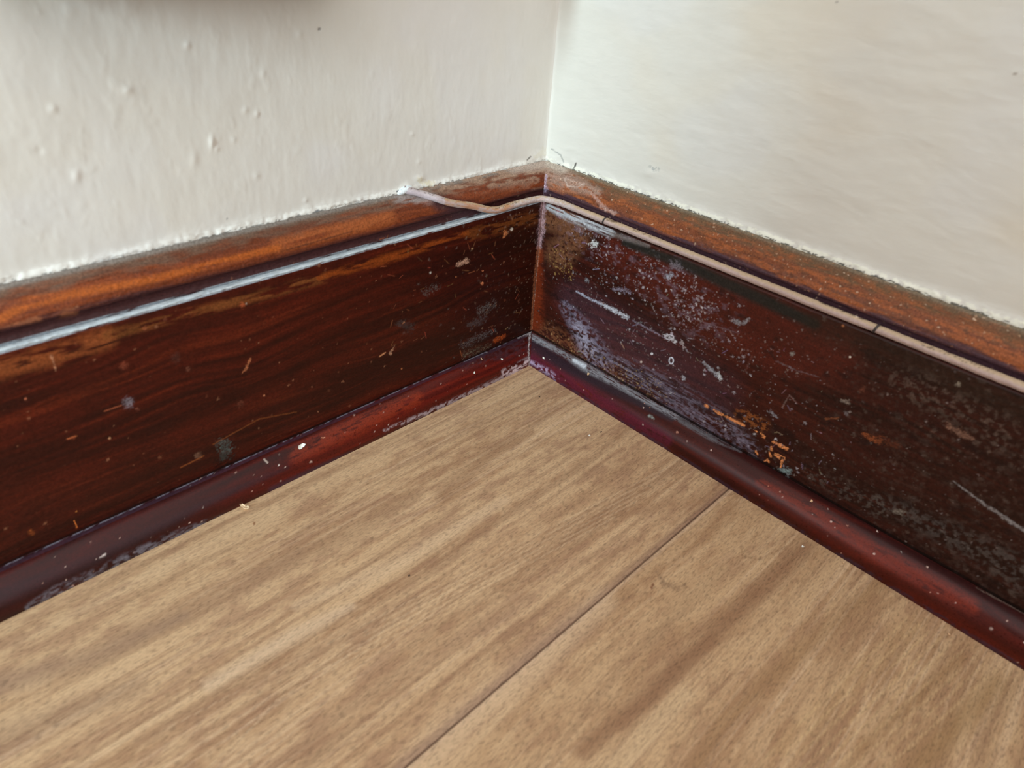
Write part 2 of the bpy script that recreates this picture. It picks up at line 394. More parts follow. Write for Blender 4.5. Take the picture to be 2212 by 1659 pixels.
Rb.specks(0.0030, .6, 0.00025, 0.0009, (140, 132, 146), (190, 190, 196), 87, a=.8, dens=d2*facem)
Rb.specks(0.0018, .5, 0.0002, 0.0006, (130, 118, 118), (170, 160, 154), 88, a=.5, dens=np.clip(d2+.15, 0, 1)*facem)
Rb.specks(0.0020, .8, 0.0003, 0.0009, (140, 104, 58), (190, 156, 92), 90, a=.7, dens=Rb.region([(1190, 545), (1215, 570), (1232, 600)], [10, 24, 10])*facem)
Rb.specks(0.0018, .6, 0.0003, 0.0007, (160, 130, 90), (190, 160, 110), 92, a=.6, dens=Rb.region([(1190, 740), (1280, 790), (1420, 850)], [16, 26, 26])*facem)
Rb.specks(0.0052, .60, 0.0005, 0.0021, (62, 48, 43), (92, 78, 70), 93, a=.5, dens=d3*facem)
Rb.specks(0.0030, .50, 0.0003, 0.0012, (70, 56, 50), (104, 90, 80), 96, a=.5, dens=d3*facem)
mo = fbm(Rb.U*620, Rb.T*620, 77, 3)
Rb.mix(sstep(.50, .72, mo)*.32*facem*np.clip(d3+.10, 0, 1), (72, 54, 46), .7)
Rb.mix(sstep(.60, .80, fbm(Rb.U*150, Rb.T*300, 78, 4))*.6*facem, (30, 16, 14), .2)
Rb.mix(Rb.region([(1960, 830), (2060, 870), (2160, 930)], [36, 32, 36])*sstep(.48, .66, mo)*.45*facem, (96, 80, 70), .8)
Rb.mix(Rb.region([(1900, 1080), (2060, 1160), (2212, 1240)], [14, 24, 34])*sstep(.42, .62, mo)*.5*facem, (84, 78, 74), .8)
Rb.mix(Rb.region([(1750, 1020), (1900, 1100)], [12, 18])*sstep(.5, .65, mo)*.4*facem, (92, 86, 80), .8)
# dirt and dark band below the ledge
Rb.mix(Rb.region([(1350, 525), (1480, 572), (1620, 635), (1760, 700)], [8, 12, 14, 12], .6)*.9*facem, (33, 35, 31), .3)  # dark reflection along the rounded ledge edge painted in
Rb.mix(Rb.region([(1760, 700), (2000, 790), (2212, 890)], 26, .9)*.5*facem, (40, 29, 20), .3)
Rb.mix(Rb.region([(1185, 447), (1230, 466), (1320, 503)], [6, 10, 8])*facem*sstep(.35, .6, ns)*.95, (172, 176, 182), .9)
Rb.mix(Rb.region([(1320, 505), (1400, 530)], 5)*facem*.5, (120, 116, 112), .8)
# scratches
BLG = (168, 172, 190)
Rb.stroke([(1245, 629), (1275, 646), (1300, 657)], [2, 3, 3.4], BLG, a=.9, nz=.5)
Rb.stroke([(1300, 657), (1325, 670), (1355, 686)], [3.4, 5, 4], (186, 190, 200), a=.95, nz=.5)
Rb.stroke([(1368, 693), (1400, 710), (1440, 732)], [1.6, 2, 1.6], (140, 132, 150), a=.7, nz=.6)
Rb.stroke([(1436, 722), (1448, 730), (1458, 738)], [4, 5, 3], (184, 184, 190), a=.9, nz=.9)
Rb.stroke([(1520, 783), (1538, 800), (1550, 812)], [3, 4.5, 5], (150, 154, 164), a=.9, nz=.5)
Rb.stroke([(1551, 806), (1557, 818)], [4, 4.5], (196, 204, 210), a=.9, nz=.4)
Rb.stroke([(1443, 597), (1452, 594)], [7, 4], (150, 154, 166), a=.85, nz=.8)
Rb.stroke([(1455, 570), (1468, 578)], [8, 5], (120, 112, 120), a=.7, nz=.9)
Rb.stroke([(1326, 624), (1350, 627), (1360, 634)], [3, 5, 3], (130, 122, 138), a=.75, nz=.9)
Rb.stroke([(1267, 606)], 5, (120, 124, 130), a=.8, nz=.6)
Rb.stroke([(1283, 528)], 7, (210, 214, 214), a=.8, nz=.9)
Rb.stroke([(1585, 695), (1605, 699), (1618, 688)], [4, 5, 3], (140, 140, 146), a=.8, nz=.8)
Rb.stroke([(1408, 764)], 3, (214, 214, 220), a=.9); Rb.stroke([(1451, 720)], 3, (190, 180, 190), a=.7)
Rb.stroke([(1477, 818)], 4, (170, 176, 186), a=.85, nz=.4)
Rb.stroke([(1385, 782)], 2.5, (220, 200, 190), a=.9)
Rb.stroke([(1473, 738), (1478, 752)], [3, 4], (170, 158, 160), a=.8, nz=.9)
Rb.stroke([(1711, 765)], 5, (140, 140, 134), a=.8, nz=.6)
Rb.stroke([(1677, 780), (1720, 800), (1770, 815)], [2, 2, 1.2], (110, 100, 104), a=.6, nz=.6)
Rb.stroke([(1596, 720), (1500, 690), (1480, 675)], 1.3, (110, 92, 100), a=.4)
t_ = np.linspace(0, 2*math.pi, 14)
for (cx, cy, rx, ry, c) in [(1450, 779, 4.5, 7, (196, 200, 212)), (1446, 728, 9, 5, (180, 176, 184))]:
    Rb.stroke([(cx+rx*math.cos(q), cy+ry*math.sin(q)) for q in t_], 1.5, c, a=.95)
Rb.stroke([(1690, 880), (1700, 862), (1705, 855)], 1.8, (116, 96, 92), a=.8, nz=.6); Rb.stroke([(1705, 853), (1722, 872)], 1.4, (110, 84, 80), a=.8)
Rb.stroke([(1610, 800), (1625, 770)], 2.4, (98, 62, 56), a=.6, nz=.6)
Rb.stroke([(1818, 865), (1832, 870)], [4, 5], (128, 116, 106), a=.8, nz=.6); Rb.stroke([(1828, 892)], 5, (118, 112, 114), a=.8, nz=.5)
Rb.stroke([(1664, 890), (1680, 903)], [4, 2], (150, 152, 162), a=.75, nz=.6)
Rb.stroke([(1836, 771)], 2.2, (250, 240, 225), a=1)
Rb.stroke([(1821, 704)], 3, (170, 110, 70), a=.8)
Rb.stroke([(1862, 843)], 7, (104, 58, 42), a=.7, nz=.5)
Rb.stroke([(1868, 936), (1880, 945), (1900, 952)], [4, 6, 7], (150, 82, 46), a=.7, nz=.7)
Rb.stroke([(1900, 950), (1940, 962)], [9, 6], (96, 50, 30), a=.6, nz=.7)
Rb.stroke([(1785, 905), (1810, 903)], 2.4, (140, 84, 52), a=.7, nz=.6)
Rb.stroke([(2050, 920), (2075, 935), (2100, 948)], [7, 7, 4], (140, 104, 86), a=.6, nz=.6)
Rb.stroke([(2070, 830)], 6, (150, 138, 122), a=.7, nz=.6)
Rb.stroke([(2060, 1040), (2100, 1070), (2135, 1095), (2170, 1118), (2212, 1146)], [1.4, 2, 3.5, 4, 4], (138, 134, 134), a=.85, nz=.5)
Rb.stroke([(1933, 1104), (1950, 1108)], [4, 6], (128, 122, 112), a=.7, nz=.6)
Rb.stroke([(1685, 1015), (1705, 1017)], [5, 6], (128, 150, 152), a=.85, nz=.5)
OR = (226, 148, 92)
for pts, w in [([(1524, 875), (1528, 879)], 3.2), ([(1543, 886), (1553, 892), (1562, 896)], [2.4, 3.4, 2.6]), ([(1567, 899), (1580, 906), (1594, 913), (1608, 919)], [2.4, 3.6, 3.4, 3]),
        ([(1630, 930), (1636, 933)], 1.4), ([(1644, 937), (1652, 943)], [2.4, 1.8]), ([(1646, 944), (1652, 947)], 1.2),
        ([(1671, 955), (1680, 959), (1690, 965), (1700, 969)], [3.4, 3.2, 4, 4]), ([(1666, 966), (1667, 972)], 2.6), ([(1662, 976), (1665, 986)], [1.4, 3.4]),
        ([(1674, 982), (1684, 989)], [2.6, 2.4]), ([(1674, 979), (1686, 984), (1695, 988), (1695, 993)], 1.3), ([(1690, 994), (1686, 1010)], [2.6, 1.6]),
        ([(1633, 975), (1637, 982)], [2.2, 1.6]), ([(1652, 996), (1658, 993), (1661, 998)], 1.9)]:
    Rb.stroke(pts, w, OR, a=.95, nz=.3, soft=.3)
Rb.mix(Rb.region([(1600, 895), (1650, 920)], 12)*sstep(.5, .62, nf)*.7*facem, (150, 88, 44), .6)
for i in range(60):
    x = rg.uniform(1190, 1800); y = 560+(x-1190)*.52+rg.uniform(-90, 170); a_ = rg.uniform(0, 3.14); l_ = rg.uniform(4, 14)
    Rb.stroke([(x, y), (x+l_*math.cos(a_), y+l_*math.sin(a_))], rg.uniform(.7, 1.3), (rg.randint(120, 160), rg.randint(104, 140), rg.randint(104, 150)), a=.5)
# upper moulding
nn = fbm(Rb.U*90, Rb.T*700, 131, 4); n3 = fbm(Rb.U*300, Rb.T*700, 133, 4)
Rb.mix(mould*1.0*sstep(0.0, .2, tz), (116, 66, 42)); Rb.mix(mould*sstep(.42, .60, nn)*.7, (150, 84, 46)); Rb.mix(mould*sstep(.52, .7, n3)*.5, (84, 50, 32))
Rb.mix(mould*(1-sstep(.30, .48, tz+.25*(nn-.5))), (70, 48, 56), .25)  # hollow's shade and bluish sheen painted into the lower moulding
Rb.mix(mould*sstep(.66, .98, tz+.3*(n3-.5))*.8, (94, 78, 58), .6); Rb.mix(mould*sstep(.92, .98, tz)*.6, (120, 112, 96), .8)
Rb.mix(Rb.region([(1182, 370), (1215, 385), (1290, 415)], [26, 22, 10])*mould*sstep(.25, .5, n3)*.8, (150, 124, 110), .8)
Rb.mix(Rb.region([(1182, 352), (1215, 362)], 12)*mould*.8, (172, 160, 146), .8)
Rb.stroke([(1180, 380), (1176, 395), (1178, 410)], [3, 4, 5], (176, 158, 180), a=.8, nz=.6)
Rb.stroke([(1220, 385), (1240, 392), (1262, 400)], [3, 2.4, 2], (180, 160, 148), a=.7, nz=.6)
Rb.stroke([(1220, 386), (1226, 402)], 1.6, (180, 160, 148), a=.7); Rb.stroke([(1226, 402), (1248, 404), (1262, 396)], 1.6, (180, 160, 148), a=.6)
Rb.stroke([(1280, 420), (1300, 445), (1325, 462)], [3.2, 5, 4], (176, 140, 128), a=.75, nz=.5)
Rb.stroke([(1308, 452), (1330, 460)], [3, 4], (176, 150, 140), a=.7, nz=.7)
Rb.specks(0.0030, .5, .0002, .0005, (160, 116, 84), (220, 196, 170), 141, a=.8, dens=mould*1.0)
L_ = Rb.region([(1182, 360), (1182, 700)], 40)
Rb.stroke([(1173, 440), (1170, 500), (1165, 535)], [8, 7, 4], (165, 135, 140), a=.85, nz=.5)
Rb.stroke([(1165, 535), (1157, 600), (1148, 712)], [3, 2.5, 2], (158, 96, 62), a=.7, nz=.4)
push(Rb, (fbm(Rb.U*300, Rb.T*1500, 141, 3)-.5)*0.00016*facem + (fbm(Rb.U*500, Rb.T*900, 144, 3)-.5)*0.0003*mould)
Rb.mix(((Rb.Z > HS-.001)*(Rb.Z < HS+.0014)*(Rb.O > TB-.0005))*.8, (16, 10, 8), .2)  # shadow in the gap above the beading painted dark, partly grime
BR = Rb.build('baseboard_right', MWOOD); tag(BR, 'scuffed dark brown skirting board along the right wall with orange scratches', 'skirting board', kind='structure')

# ================================================================== SETTING: quarter round floor beading
prof_shoe = np.vstack([resample([(TB+DS-.0004, -0.0002), (TB+DS, 0.0022)], .0004)]+[np.array(arc(TB+0.0008, 0.0030, DS-0.0008, HS-0.0030, 0, 88, 46))]+[np.array([(TB+.0004, HS), (TB-.001, HS-.0002)])])
MSHOE = attr_mat('varnished_red_beading', rough=0.25, rough_dust=0.75, spec=0.22, fscale=1100, famp=0.3, bscale=350, bump=0.15, bdist=0.0002, coat=0.0)
SL = sweep(prof_shoe, along(0.00045), 'left')
base_wood(SL, (48, 12, 8), (92, 22, 12), (116, 36, 16), 151, st=40, sc=420)
n = fbm(SL.U*200, SL.T*900, 153, 4); nf = fbm(SL.U*500, SL.T*900, 155, 3)
SL.mix(SL.region([(640, 985), (780, 915), (900, 860)], [16, 20, 14])*.7*sstep(.3, .55, n), (128, 44, 20), .1)
SL.mix(sstep(.16, .26, SL.U)*.55, (38, 14, 14), .2)
SL.mix(SL.region([(1000, 790), (1140, 735)], [8, 26])*.6*sstep(.3, .6, nf), (66, 40, 46), .4)
SL.mix(SL.region([(0, 1290), (200, 1210), (440, 1090), (620, 1010)], [18, 12, 8, 5])*.45, (40, 28, 34), .3)
SL.mix(SL.region([(590, 1060), (700, 1010), (760, 980)], [9, 9, 5])*.7, (64, 40, 56), .4)
SL.mix(SL.region([(60, 1312), (120, 1280), (200, 1248), (300, 1192), (380, 1160), (450, 1125)], [6, 12, 13, 9, 10, 5])*sstep(.30, .72, nf)*.85, (112, 108, 118), .9)
SL.mix(SL.region([(300, 1200), (470, 1120), (560, 1085)], 4)*sstep(.35, .6, nf)*.6, (104, 98, 108), .9)
SL.mix(SL.region([(830, 930), (950, 880), (1060, 830), (1140, 790)], [3, 5, 6, 8])*sstep(.35, .55, nf)*.95, (156, 140, 144), .9)
SL.mix(SL.region([(1090, 805), (1120, 795), (1143, 782)], [7, 9, 9])*sstep(.42, .6, nf)*.9, (200, 180, 184), .9)
SL.mix((SL.T > SL.T.max()-.0022)*sstep(.35, .55, fbm(SL.U*400, SL.T*1500, 157, 3))*.8, (124, 120, 132), .9)
SL.mix(((SL.T > SL.T.max()-.0040) & (SL.T < SL.T.max()-.0018))*.5, (56, 42, 56), .4)
SL.stroke([(1145, 718), (1142, 750), (1143, 790)], [2.4, 1.6, 2.4], (190, 186, 186), a=.8, nz=.5, brk=.35)
SL.stroke([(1120, 728), (1144, 716)], [3, 6], (180, 172, 170), a=.9, nz=.6)
SL.stroke([(570, 992), (578, 1000)], 1.3, (225, 205, 190), a=.9); SL.stroke([(602, 1005)], 1.6, (240, 230, 220), a=.9)
SL.stroke([(215, 1205), (227, 1198)], [1.4, 2.8], (190, 176, 170), a=.9)
SL.specks(0.0055, .25, .0002, .0006, (200, 150, 130), (235, 220, 210), 161, a=.9)
SHL = SL.build('trim_1', MSHOE); tag(SHL, 'dark red quarter round beading at the foot of the left skirting', 'beading', kind='structure')

SR = sweep(prof_shoe, along(0.00045), 'right')
base_wood(SR, (50, 12, 8), (84, 23, 12), (104, 33, 15), 171, st=50, sc=380)
n = fbm(SR.U*200, SR.T*900, 173, 4); nf = fbm(SR.U*500, SR.T*900, 175, 3); ns = fbm(SR.U*120, SR.T*2600, 176, 3)
SR.mix(SR.region([(1143, 770), (1230, 830), (1330, 890), (1440, 950)], [16, 20, 18, 12])*.75*sstep(.15, .5, n), (88, 24, 44), .2)
SR.mix(SR.region([(1150, 745), (1240, 800), (1340, 850), (1450, 905)], [14, 13, 10, 6])*.8, (38, 28, 36), .35)
SR.mix(SR.region([(1150, 728), (1220, 765), (1260, 790), (1330, 828), (1420, 878), (1540, 945), (1600, 975)], [6, 6, 9, 7, 6, 7, 3])*sstep(.30, .55, .5*nf+.5*ns)*.9, (136, 138, 144), .9)
SR.mix(SR.region([(1240, 778), (1262, 790)], [4, 5])*.9, (200, 208, 216), .9)
SR.mix(SR.region([(1143, 785), (1180, 805), (1200, 818)], [7, 9, 6])*sstep(.42, .6, nf)*.9, (170, 150, 178), .9)
SR.mix(SR.region([(1470, 905), (1600, 975), (1800, 1085), (2212, 1330)], [7, 9, 12, 16])*.6, (42, 22, 22), .2)
SR.mix(SR.region([(1640, 1040), (1760, 1110), (1900, 1200), (2100, 1310)], [8, 14, 18, 16])*.55*sstep(.2, .5, n), (128, 42, 20), .1)
SR.mix((SR.T < .0026)*sstep(.4, .6, nf)*.6, (60, 44, 62), .4)
SR.stroke([(1790, 1073), (1830, 1098), (1870, 1120), (1884, 1130)], [.8, 1.4, 2, 1.2], (165, 150, 140), a=.8)
SR.stroke([(1720, 1040), (1790, 1075)], 1.2, (120, 108, 104), a=.6)
SR.stroke([(2110, 1270), (2212, 1325)], [1.4, 2.4], (110, 96, 86), a=.7, nz=.5)
SR.stroke([(1404, 898), (1412, 904)], [3.4, 3], (130, 140, 136), a=.85, nz=.4)
SR.specks(0.0055, .25, .0002, .0006, (220, 150, 120), (240, 225, 215), 181, a=.9)
SHR = SR.build('trim_2', MSHOE); tag(SHR, 'glossy red-brown quarter round beading at the foot of the right skirting', 'beading', kind='structure')

# ================================================================== SETTING: walls
def wall_z():
    a = np.arange(HT-0.004, HT+0.006, 0.0004); b = np.arange(HT+.0066, .235, .0007)
    g = [.25, .3, .4, .6, .9, 1.3, 1.8, 2.4]
    return np.concatenate([a, b, g])
MWALL_L = attr_mat('cream_wall_paint_rough', rough=0.42, rough_dust=0.6, spec=0.35, fscale=60, famp=0.02, bscale=260, bump=0.2, bdist=0.0004)
MWALL_R = attr_mat('cream_wall_paint_satin', rough=0.40, rough_dust=0.6, spec=0.35, stretch=(1, 1, 3.0), fscale=50, famp=0.02, bscale=180, bump=0.22, bdist=0.0005)
def wall(side, mat, name, label):
    us = np.concatenate([[-0.0], along(0.0006, .30)[1:]]); zs = wall_z()
    P = np.zeros((len(us), len(zs), 3)); a, b = (0, 1) if side == 'left' else (1, 0)
    P[..., a] = us[:, None]; P[..., 2] = zs[None, :]
    s = Surf(P); s.U = np.broadcast_to(us[:, None], P.shape[:2]).copy(); s.T = np.broadcast_to(zs[None, :], P.shape[:2]).copy()
    s.flip = (side == 'left')
    sd = 200 if side == 'left' else 300
    s.C[:] = lin((212, 210, 203)) if side == 'left' else lin((214, 213, 205))
    h = s.T-HT
    near = sstep(.34, .28, s.U)*sstep(.24, .22, s.T)
    # painted-over drips and lumps
    d = (fbm(s.U*160, s.T*70, sd, 4)-.5)*0.0003*near if side == 'left' else (fbm(s.U*40, s.T*110, sd, 4)-.5)*0.0006*near
    rid = fbm(s.U*420, s.T*420, sd+5, 3)
    jag = fbm(s.U*900, s.U*0+.5, sd+7, 3)
    wid = .0016+.0022*vn(s.U*90, s.U*0, sd+8)
    d = d+(0.0004+0.0010*rid)*np.exp(-np.clip(h-.0004, 0, 1)**2/wid**2)*(h > -.003)
    lump = sstep(.66, .80, fbm(s.U*150, s.T*110, sd+11, 3))
    d = d+lump*0.00010*near*(1 if side == 'left' else .25)
    if side == 'left': d = d+(fbm(s.U*520, s.T*150, sd+15, 3)-.5)*.00007*near
    def bump(x, y, r, hgt, ry=None):
        nonlocal d
        g = np.exp(-(((s.px-x)/r)**2+((s.py-y)/(ry or r))**2)); d = d+g*hgt*.6*near
    if side == 'left':
        for q in [(457, 308, 5, .0011, 14), (468, 322, 5, .0006), (530, 238, 6, .0006), (555, 246, 5, .0007, 7), (690, 63, 3, -.0009), (647, 75, 6, .0005),
                  (276, 195, 10, .0007), (115, 235, 9, .0006), (405, 98, 7, .0006), (505, 302, 5, .0005), (553, 380, 7, .0005), (890, 290, 4, .0006),
                  (420, 345, 8, .0005, 16), (165, 380, 9, .0006, 12), (660, 433, 4, .0006), (905, 350, 4, .0006), (85, 325, 8, -.0004),
                  (905, 385, 9, .0012, 6), (930, 398, 10, .0010, 5), (880, 402, 9, .0014, 7), (1165, 335, 22, .0012, 9), (568, 160, 6, .0005, 9)]: bump(*q)
    else:
        for q in [(1200, 340, 16, .0010, 8), (1405, 375, 12, .0007, 7), (1240, 350, 8, .0006), (2000, 640, 16, .0010, 5), (1230, 322, 12, .0005, 5)]: bump(*q)
    P2 = s.P.copy(); P2[..., b] += d
    # rounded, slightly lumpy inside corner
    P2[..., b] += (0.0004+.0006*vn(s.T*90, s.T*0, 77))*np.exp(-(s.U/.0014)**2)*near
    s.P = P2
    # colour: crusty pale rim, grey dirt line on the wood
    e = h-(.0002+.0011*(jag-.4))
    s.mix(((e < .0022) & (rid > .42))*.6*near, (232, 234, 228) if side == 'left' else (236, 238, 222), .7)
    if side == 'left':
        s.mix(sstep(-.0002, -.0007, e)*near, (150, 152, 152), .9)
        dk = fbm(s.U*700, s.T*1500, sd+13, 3)
        s.mix(((np.abs(e+.0001) < .00045) & (dk > .55))*.7*near, (70, 66, 60), .9)
        s.mix(sstep(.60, .66, vn(s.U*50, s.T*0+1, 5))*(np.abs(e-.0006) < .0003)*.5*near, (120, 112, 100), .9)
        s.stroke([(690, 63)], 3, (60, 54, 50), a=1); s.stroke([(686, 453), (678, 458)], 2.4, (120, 124, 126), a=.9)
        s.stroke([(490, 473)], 2, (110, 112, 112), a=.8); s.stroke([(1138, 345), (1145, 338)], 1.6, (80, 76, 70), a=.9); s.stroke([(856, 413), (868, 409), (872, 417)], 1.6, (60, 66, 72), a=.95)
        s.stroke([(905, 388), (925, 398), (935, 392)], [5, 7, 4], (206, 196, 160), a=.7, nz=.5)
        s.stroke([(1155, 338), (1178, 325)], [4, 8], (206, 200, 180), a=.6, nz=.6)
        s.mix(sstep(.58, .74, fbm(s.U*22, s.T*30, 217, 3))*.2*near, (212, 207, 194))
        s.mix(sstep(.56, .74, fbm(s.U*26, s.T*20, 219, 3))*.35*near, (214, 214, 214))
    else:
        dk = fbm(s.U*500, s.T*1200, sd+13, 4)
        s.mix(sstep(-.0003, -.0009, e)*near, (98, 88, 70), .9)
        s.mix(((np.abs(e+.0003) < .0008) & (dk > .50))*.85*near, (46, 40, 32), .9)
        s.stroke([(1242, 362), (1245, 352)], 1.6, (60, 56, 50), a=1); s.stroke([(1192, 322), (1212, 335), (1218, 350)], 1.2, (120, 126, 124), a=.7)
        s.stroke([(1403, 358), (1412, 365), (1422, 366)], [2, 3, 3], (130, 140, 142), a=.7, nz=.7)
        s.mix(sstep(.55, .75, fbm(s.U*14, s.T*22, 317, 3))*.4*near, (214, 204, 184))
        s.mix(sstep(.55, .75, fbm(s.U*18, s.T*18, 319, 3))*.3*near, (212, 214, 214))
        s.stroke([(1808, 3)], 3, (150, 146, 140), a=.8); s.stroke([(2190, 158), (2196, 161)], 1.5, (140, 130, 120), a=.8)
    o = s.build(name, mat); tag(o, label, 'wall', kind='structure'); return o
wall('left', MWALL_L, 'wall_left', 'uneven cream painted plaster wall on the left')
wall('right', MWALL_R, 'wall_right', 'smooth cream painted wall on the right')

# ================================================================== SETTING: floor
SEAM = 0.1785
def fl_axis(step, end):
    a = np.arange(0.012, end, step); return np.concatenate([[-0.03, 0.0], a, end*np.cumprod(np.full(40, 1.16))[end*np.cumprod(np.full(40, 1.16)) < REACH], [REACH]])
fx = fl_axis(.0006, .36); fy0 = fl_axis(.0006, .345)
fy = np.sort(np.unique(np.concatenate([fy0, SEAM+np.array([-.0009, -.0006, -.0004, -.0002, 0, .0002, .0004, .0006, .0009])])))
P = np.zeros((len(fx), len(fy), 3)); P[..., 0] = fx[:, None]; P[..., 1] = fy[None, :]
F = Surf(P); F.U = P[..., 0].copy(); F.T = P[..., 1].copy(); F.flip = False
near = (F.U < .36) & (F.T < .345)
right = F.T > SEAM
# grain: fine pores + soft streaks; the second plank has a looser, wavier figure
warp = fbm(F.U*3.5, F.T*10, 401, 2)
yA = F.T+.012*(warp-.5)
sA = fbm(F.U*2.2, yA*120, 403, 4); sB = fbm(F.U*11, yA*420, 405, 3)
yB = F.T+.045*(fbm(F.U*6, F.T*9, 407, 2)-.5)
sC = fbm(F.U*7, yB*95, 409, 4); sD = fbm(F.U*14, yB*420, 411, 3)
bl = fbm(F.U*30, F.T*120, 413, 4)
LIGHT = (207, 174, 136); MID = (185, 149, 113); DARK = (152, 114, 84)
F.C[:] = lin(MID)
F.mix(np.where(right, sstep(.38, .74, sC), sstep(.38, .74, sA))*.6, LIGHT)
F.mix(np.where(right, sstep(.52, .28, sC), sstep(.52, .28, sA))*.42, DARK)
b2 = fbm(F.U*130, F.T*380, 415, 4)
F.mix(sstep(.46, .66, .5*bl+.5*b2)*.55, LIGHT); F.mix(sstep(.5, .34, .5*bl+.5*b2)*.55, (158, 120, 94)); F.mix(right*.20, (158, 120, 78))
fl = fbm(F.U*3, F.T*900+3*warp, 421, 3); fm = sstep(.4, .6, fbm(F.U*9, F.T*60, 423, 2))
F.mix(sstep(.60, .72, fl)*.32*fm*near, (222, 192, 160)); F.mix(sstep(.38, .28, fl)*.38*fm*near, (138, 100, 76))
F.mix(sstep(.62, .74, np.where(right, sD, sB))*.30, (214, 182, 144)); F.mix(sstep(.40, .30, np.where(right, sD, sB))*.35, (146, 112, 84))
# figure measured on the real boards
for pts, w, c, a in [([(960, 1065), (1060, 985), (1150, 935)], [20, 12, 6], (146, 108, 78), .55), ([(560, 1240), (760, 1150), (900, 1070)], [16, 22, 12], (158, 124, 94), .45),
        ([(250, 1380), (480, 1290), (640, 1200)], [18, 26, 18], (160, 126, 98), .5), ([(0, 1480), (200, 1420), (400, 1330)], [24, 20, 10], (152, 124, 102), .5),
        ([(640, 1310), (860, 1215), (1090, 1080)], [10, 14, 10], (212, 182, 148), .5), ([(450, 1480), (640, 1370), (760, 1310)], [14, 16, 8], (216, 190, 162), .4),
        ([(1060, 1230), (1300, 1110), (1540, 1075)], [16, 16, 10], (160, 122, 90), .4), ([(700, 1560), (900, 1440), (1150, 1290)], [16, 18, 12], (168, 134, 104), .45),
        ([(300, 1600), (620, 1440), (900, 1290)], [12, 12, 10], (160, 126, 98), .4), ([(0, 1600), (300, 1480)], [30, 20], (146, 116, 92), .45),
        ([(1560, 1230), (1450, 1330), (1400, 1400)], [14, 18, 12], (170, 138, 104), .4),
        ([(1740, 1180), (1650, 1260), (1500, 1410), (1380, 1520), (1260, 1620)], [12, 16, 22, 22, 18], (140, 102, 74), .75),
        ([(1900, 1260), (1720, 1420), (1560, 1560), (1500, 1659)], [16, 18, 20, 20], (150, 114, 78), .5),
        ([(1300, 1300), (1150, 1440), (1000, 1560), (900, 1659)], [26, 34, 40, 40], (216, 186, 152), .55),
        ([(1480, 1500), (1380, 1600), (1320, 1659)], [16, 26, 30], (206, 176, 138), .6),
        ([(1980, 1350), (1830, 1480), (1700, 1620)], [20, 24, 24], (190, 156, 112), .25), ([(2150, 1480), (1980, 1659)], [26, 30], (150, 116, 76), .55),
        ([(2080, 1420), (1880, 1600), (1830, 1659)], [10, 14, 14], (148, 112, 76), .5)]:
    F.mix(F.region(pts, w, .9)*a*sstep(.2, .6, .4+.6*bl), c)
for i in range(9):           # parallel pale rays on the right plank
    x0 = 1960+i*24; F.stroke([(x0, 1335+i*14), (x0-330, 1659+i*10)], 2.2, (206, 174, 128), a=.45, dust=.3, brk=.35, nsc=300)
for i in range(12):          # long fine lines on the left plank
    y0 = 1100+i*48; F.stroke([(1440-i*8, 1010+i*9), (900-i*30, 1290+i*22), (330, 1590+i*22)], 1.3, (146, 112, 84) if i % 2 else (214, 186, 152), a=.38, dust=.3, brk=.38, nsc=300, seed=40+i)
F.stroke([(1650, 1148), (1600, 1180), (1605, 1204), (1640, 1208), (1700, 1180), (1735, 1160)], [1.5, 2, 2.4, 2.4, 2, 1.5], (146, 112, 82), a=.6, dust=.3, nz=.5)
F.stroke([(1420, 1235), (1435, 1262), (1465, 1272), (1480, 1262)], [3, 6, 5, 3], (126, 98, 76), a=.6, dust=.3, nz=.7)
F.stroke([(1411, 1262), (1407, 1270)], 2.6, (120, 72, 48), a=.85)
F.stroke([(549, 1130)], 3.2, (130, 78, 44), a=.85, nz=.4); F.stroke([(1884-1000, 1244)], 2, (50, 40, 34), a=.9)
F.mix(np.exp(-(np.minimum(F.T-SEAM+.0012,0)/.0016)**2)*(F.T<SEAM+.0002)*.6*near, (138, 106, 88)); F.mix(np.exp(-((F.T-SEAM)/.00042)**2)*.95, (92, 62, 48), .9)
F.mix(np.exp(-((F.T-SEAM-.0012)/.0010)**2)*.35*near, (222, 192, 164))
F.D[:] = np.maximum(F.D, .3)
F.P[..., 2] += -0.0006*np.exp(-((F.T-SEAM)/.00032)**2) - 0.0003*np.exp(-((F.T-SEAM)/.0012)**2)
def floor_mat():
    mt = attr_mat('laminate_oak_floor', rough=0.50, rough_dust=0.6, spec=0.35, stretch=(.30, 1, 1), fscale=1400, famp=0.13, bscale=1500, bump=0.3, bdist=0.00012)
    n = mt.node_tree; Lk = n.links; b = n.nodes['Principled BSDF']
    old = b.inputs['Base Color'].links[0].from_socket
    tc = n.nodes.new('ShaderNodeTexCoord'); mp = n.nodes.new('ShaderNodeMapping'); mp.inputs['Scale'].default_value = (.24, 1, 1)
    mp.inputs['Rotation'].default_value = (0, 0, .06)
    nz = n.nodes.new('ShaderNodeTexNoise'); nz.inputs['Scale'].default_value = 1500; nz.inputs['Detail'].default_value = 3
    rp = n.nodes.new('ShaderNodeMapRange'); rp.inputs[1].default_value = .34; rp.inputs[2].default_value = .50; rp.inputs[3].default_value = .68; rp.inputs[4].default_value = 1.0
    sc = n.nodes.new('ShaderNodeVectorMath'); sc.operation = 'SCALE'
    Lk.new(tc.outputs['Object'], mp.inputs[0]); Lk.new(mp.outputs[0], nz.inputs['Vector']); Lk.new(nz.outputs[0], rp.inputs[0])
    Lk.new(old, sc.inputs[0]); Lk.new(rp.outputs[0], sc.inputs['Scale']); Lk.new(sc.outputs[0], b.inputs['Base Color'])
    return mt
FO = F.build('floor', floor_mat()); tag(FO, 'pale brown wood-effect laminate floor with one plank seam', 'floor', kind='structure')

